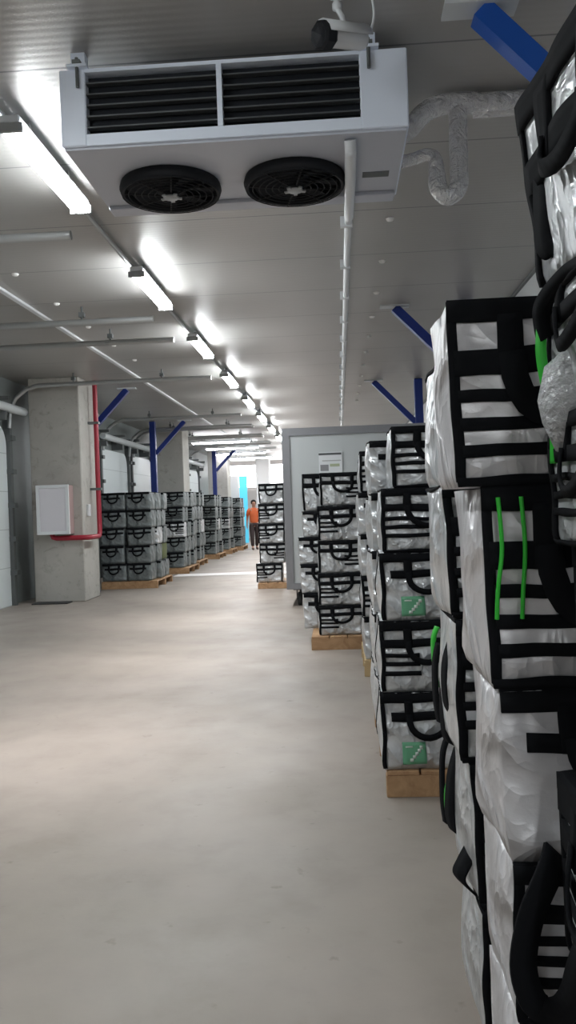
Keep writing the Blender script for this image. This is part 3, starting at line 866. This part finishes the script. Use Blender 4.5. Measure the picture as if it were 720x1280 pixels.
sg = obj('notice', MB().box(-.60, -.26, y0 - .010, y0 + .006, 1.93, 2.23), M['white_paint'], t)
obj('print_line', MB().box(-.60, -.27, y0 - .013, y0 - .009, 2.19, 2.22), M['slat'], sg)
obj('print_line', MB().box(-.44, -.30, y0 - .013, y0 - .009, 2.02, 2.06), mat('olive_print', (.4, .45, .3), .6), sg)
obj('print_line', MB().box(-.58, -.46, y0 - .013, y0 - .009, 1.96, 2.05), M['cabinet_trim'], sg)
obj('print_line', MB().box(-.55, -.28, y0 - .013, y0 - .009, 2.10, 2.115), M['steel'], sg)

# ------------------------------------------------------------------ far end: piers, cyan sheet
tag(obj('cyan_sheet', MB().box(-4.15, -3.82, 34.95, 35.0, 0, 2.85), M['cyan']), 'bright cyan upright sheet at the far end of the aisle', 'sheet')
tag(obj('white_pier', MB().box(-3.55, -2.95, 36.2, 36.8, 0, H, b=.02), M['far_white']), 'white square pier at the bright far end of the aisle', 'pier')
tag(obj('white_screen', MB().box(-5.38, -4.25, 35.6, 35.75, 0, 2.9, b=.02), M['far_white']), 'white screen panel at the far end, left of the cyan sheet', 'panel')

# ------------------------------------------------------------------ person far down the aisle
def person(x, y, rz):
    t = thing('person', 'person in an orange vest and dark trousers walking down the aisle', 'person', (x, y, 0), rz)
    V = []; E = []; Rd = []
    def v(p, r, par=None):
        V.append(p); Rd.append(r if isinstance(r, tuple) else (r, r))
        if par is not None: E.append((par, len(V)-1))
        return len(V)-1
    # front of the body faces -Y
    pel = v((0, 0, .93), (.15, .10))
    wa = v((0, 0, 1.08), (.135, .095), pel); ch = v((0, .0, 1.27), (.155, .105), wa); sh = v((0, .01, 1.41), (.12, .08), ch)
    nk = v((0, .0, 1.49), .052, sh); hb = v((0, -.01, 1.57), (.07, .085), nk); hm = v((0, -.015, 1.64), (.078, .095), hb); ht = v((0, -.01, 1.71), (.06, .075), hm)
    for s, fwd in ((-1, -.12), (1, .14)):
        hp = v((s*.09, 0, .86), .088, pel); kn = v((s*.10, fwd*.6 - .03, .48), .058, hp); ak = v((s*.10, fwd*1.3 + (.02 if fwd > 0 else 0), .09), .040, kn)
        v((s*.11, fwd*1.3 - .13, .035), (.036, .03), ak)
        so = v((s*.18, .01, 1.39), .056, sh); el = v((s*.235, .03 - fwd*.5, 1.12), .042, so); wr = v((s*.25, -.06 - fwd*.9, .89), .028, el)
        pm = v((s*.252, -.075 - fwd*.95, .825), (.022, .035), wr)
        for k in range(4):
            a = v((s*.254, -.115 - fwd*.95 + .022*k, .765 - .004*(k in (1, 2))), .009, pm); v((s*.246, -.118 - fwd*.95 + .022*k, .722 - .008*(k in (1, 2))), .008, a)
        a = v((s*.243, -.115 - fwd*.95, .81), .010, pm); v((s*.235, -.135 - fwd*.95, .775), .008, a)
    me = bpy.data.meshes.new('body'); me.from_pydata(V, E, [])
    me.materials.append(M['skin'])
    o = bpy.data.objects.new('body', me); COL.objects.link(o); o.parent = t
    sk = o.modifiers.new('Skin', 'SKIN'); sk.use_smooth_shade = True
    me.skin_vertices.new() if not me.skin_vertices else None
    for i, sv in enumerate(me.skin_vertices[0].data):
        sv.radius = Rd[i]; sv.use_root = (i == 0)
    sb = o.modifiers.new('Sub', 'SUBSURF'); sb.levels = 1; sb.render_levels = 1
    def sk_child(name, chains, mt):
        VV = []; EE = []; RR = []
        for ch_ in chains:
            for i, (p, r) in enumerate(ch_):
                VV.append(p); RR.append(r if isinstance(r, tuple) else (r, r))
                if i: EE.append((len(VV)-2, len(VV)-1))
        m_ = bpy.data.meshes.new(name); m_.from_pydata(VV, EE, []); m_.materials.append(M[mt])
        q = bpy.data.objects.new(name, m_); COL.objects.link(q); q.parent = t
        s1 = q.modifiers.new('Skin', 'SKIN'); s1.use_smooth_shade = True
        n0 = 0; roots = set()
        for ch_ in chains: roots.add(n0); n0 += len(ch_)
        for i, sv in enumerate(m_.skin_vertices[0].data): sv.radius = RR[i]; sv.use_root = i in roots
        q.modifiers.new('Sub', 'SUBSURF').levels = 1
        return q
    sk_child('vest', [[((0, 0, .89), (.185, .135)), ((0, 0, 1.08), (.165, .118)), ((0, 0, 1.27), (.185, .128)), ((0, .01, 1.40), (.175, .11)), ((0, .01, 1.46), (.12, .09)), ((0, .01, 1.485), (.075, .075))]], 'orange')
    legs = [[((0, 0, .99), (.15, .11)), ((0, 0, .90), (.165, .12)), ((0, 0, .83), (.15, .115))]]
    for s, fwd in ((-1, -.12), (1, .14)):
        legs.append([((s*.055, 0, .96), (.115, .105)), ((s*.09, 0, .84), .11), ((s*.10, fwd*.6 - .03, .48), .080), ((s*.10, fwd*1.28 + (.02 if fwd > 0 else 0), .11), .064)])
    sk_child('trousers', legs, 'trouser')
    sk_child('sleeves', [[((s*.10, .01, 1.42), .075), ((s*.17, .01, 1.40), .078), ((s*.20, .01, 1.34), .070), ((s*.226, .03 - f_*.4, 1.17), .058)] for s, f_ in ((-1, -.12), (1, .14))], 'orange')
    hr = MB().lathe([(.001, .105), (.05, .095), (.085, .06), (.098, .01), (.094, -.03), (.08, -.06)], Matrix.Translation((0, .014, 1.665)), 18)
    hr.v = [(x_, y_ + (.02 if y_ < -.03 and z_ < 1.69 else 0), z_ + (.045 if y_ < -.03 and z_ < 1.68 else 0)) for x_, y_, z_ in hr.v]
    obj('hair', hr, M['hair'], t)
    for s in (-1, 1):
        obj('eye', MB().lathe([(.001, -.011), (.011, 0), (.001, .011)], Matrix.Translation((s*.03, -.098, 1.635)), 8), M['eye'], t)
        obj('ear', MB().lathe([(.001, -.03), (.014, -.01), (.016, .01), (.001, .032)], Matrix.Translation((s*.083, -.0, 1.62)), 8), M['skin'], t)
    obj('nose', MB().tube([(0, -.10, 1.645), (0, -.122, 1.598), (0, -.098, 1.590)], [.008, .014, .010], 8), M['skin'], t)
    obj('mouth', MB().box(-.022, .022, -.104, -.09, 1.557, 1.565, b=.003), M['trouser'], t)
    for s, fwd in ((-1, -.12), (1, .14)):
        a = fwd*1.3
        obj('shoe', MB().tube([(s*.10, a + .05, .05), (s*.10, a + .0, .05), (s*.105, a - .08, .042), (s*.11, a - .16, .034), (s*.11, a - .19, .03)], [.036, .048, .046, .036, .018], 10), M['shoe'], t)
    return t
person(-2.96, 29.0, .25)

# ------------------------------------------------------------------ light: the batten lamps and added floor beams do the work, plus soft fill from the hall itself
wd = bpy.data.worlds.new('world'); scene.world = wd; wd.use_nodes = True
wd.node_tree.nodes['Background'].inputs['Color'].default_value = (.8, .85, .9, 1)
wd.node_tree.nodes['Background'].inputs['Strength'].default_value = .3

# ------------------------------------------------------------------ camera
f_px, r = 1030., math.radians(2.0)
yaw = math.atan(62.2/f_px); pit = math.atan(-5.8/f_px)
Fw = Vector((-math.sin(yaw)*math.cos(pit), math.cos(yaw)*math.cos(pit), math.sin(pit)))
Rt = Vector((math.cos(yaw), math.sin(yaw), 0)); Up = Rt.cross(Fw)
Rc = Rt*math.cos(r) - Up*math.sin(r); Uc = Rt*math.sin(r) + Up*math.cos(r)
cd = bpy.data.cameras.new('camera'); cam = bpy.data.objects.new('camera', cd); COL.objects.link(cam)
mw = Matrix((Rc, Uc, -Fw)).transposed().to_4x4(); mw.translation = (0, 0, 1.45)
cam.matrix_world = mw
cd.sensor_fit = 'VERTICAL'; cd.sensor_height = 36.; cd.lens = f_px/1280*36; cd.clip_start = .05; cd.clip_end = 200
scene.camera = cam
scene.view_settings.view_transform = 'Standard'
scene.view_settings.look = 'None'
scene.view_settings.exposure = -.1
scene.cycles.use_denoising = True
scene.cycles.sample_clamp_indirect = 6
scene.cycles.max_bounces = 8
scene.cycles.diffuse_bounces = 5
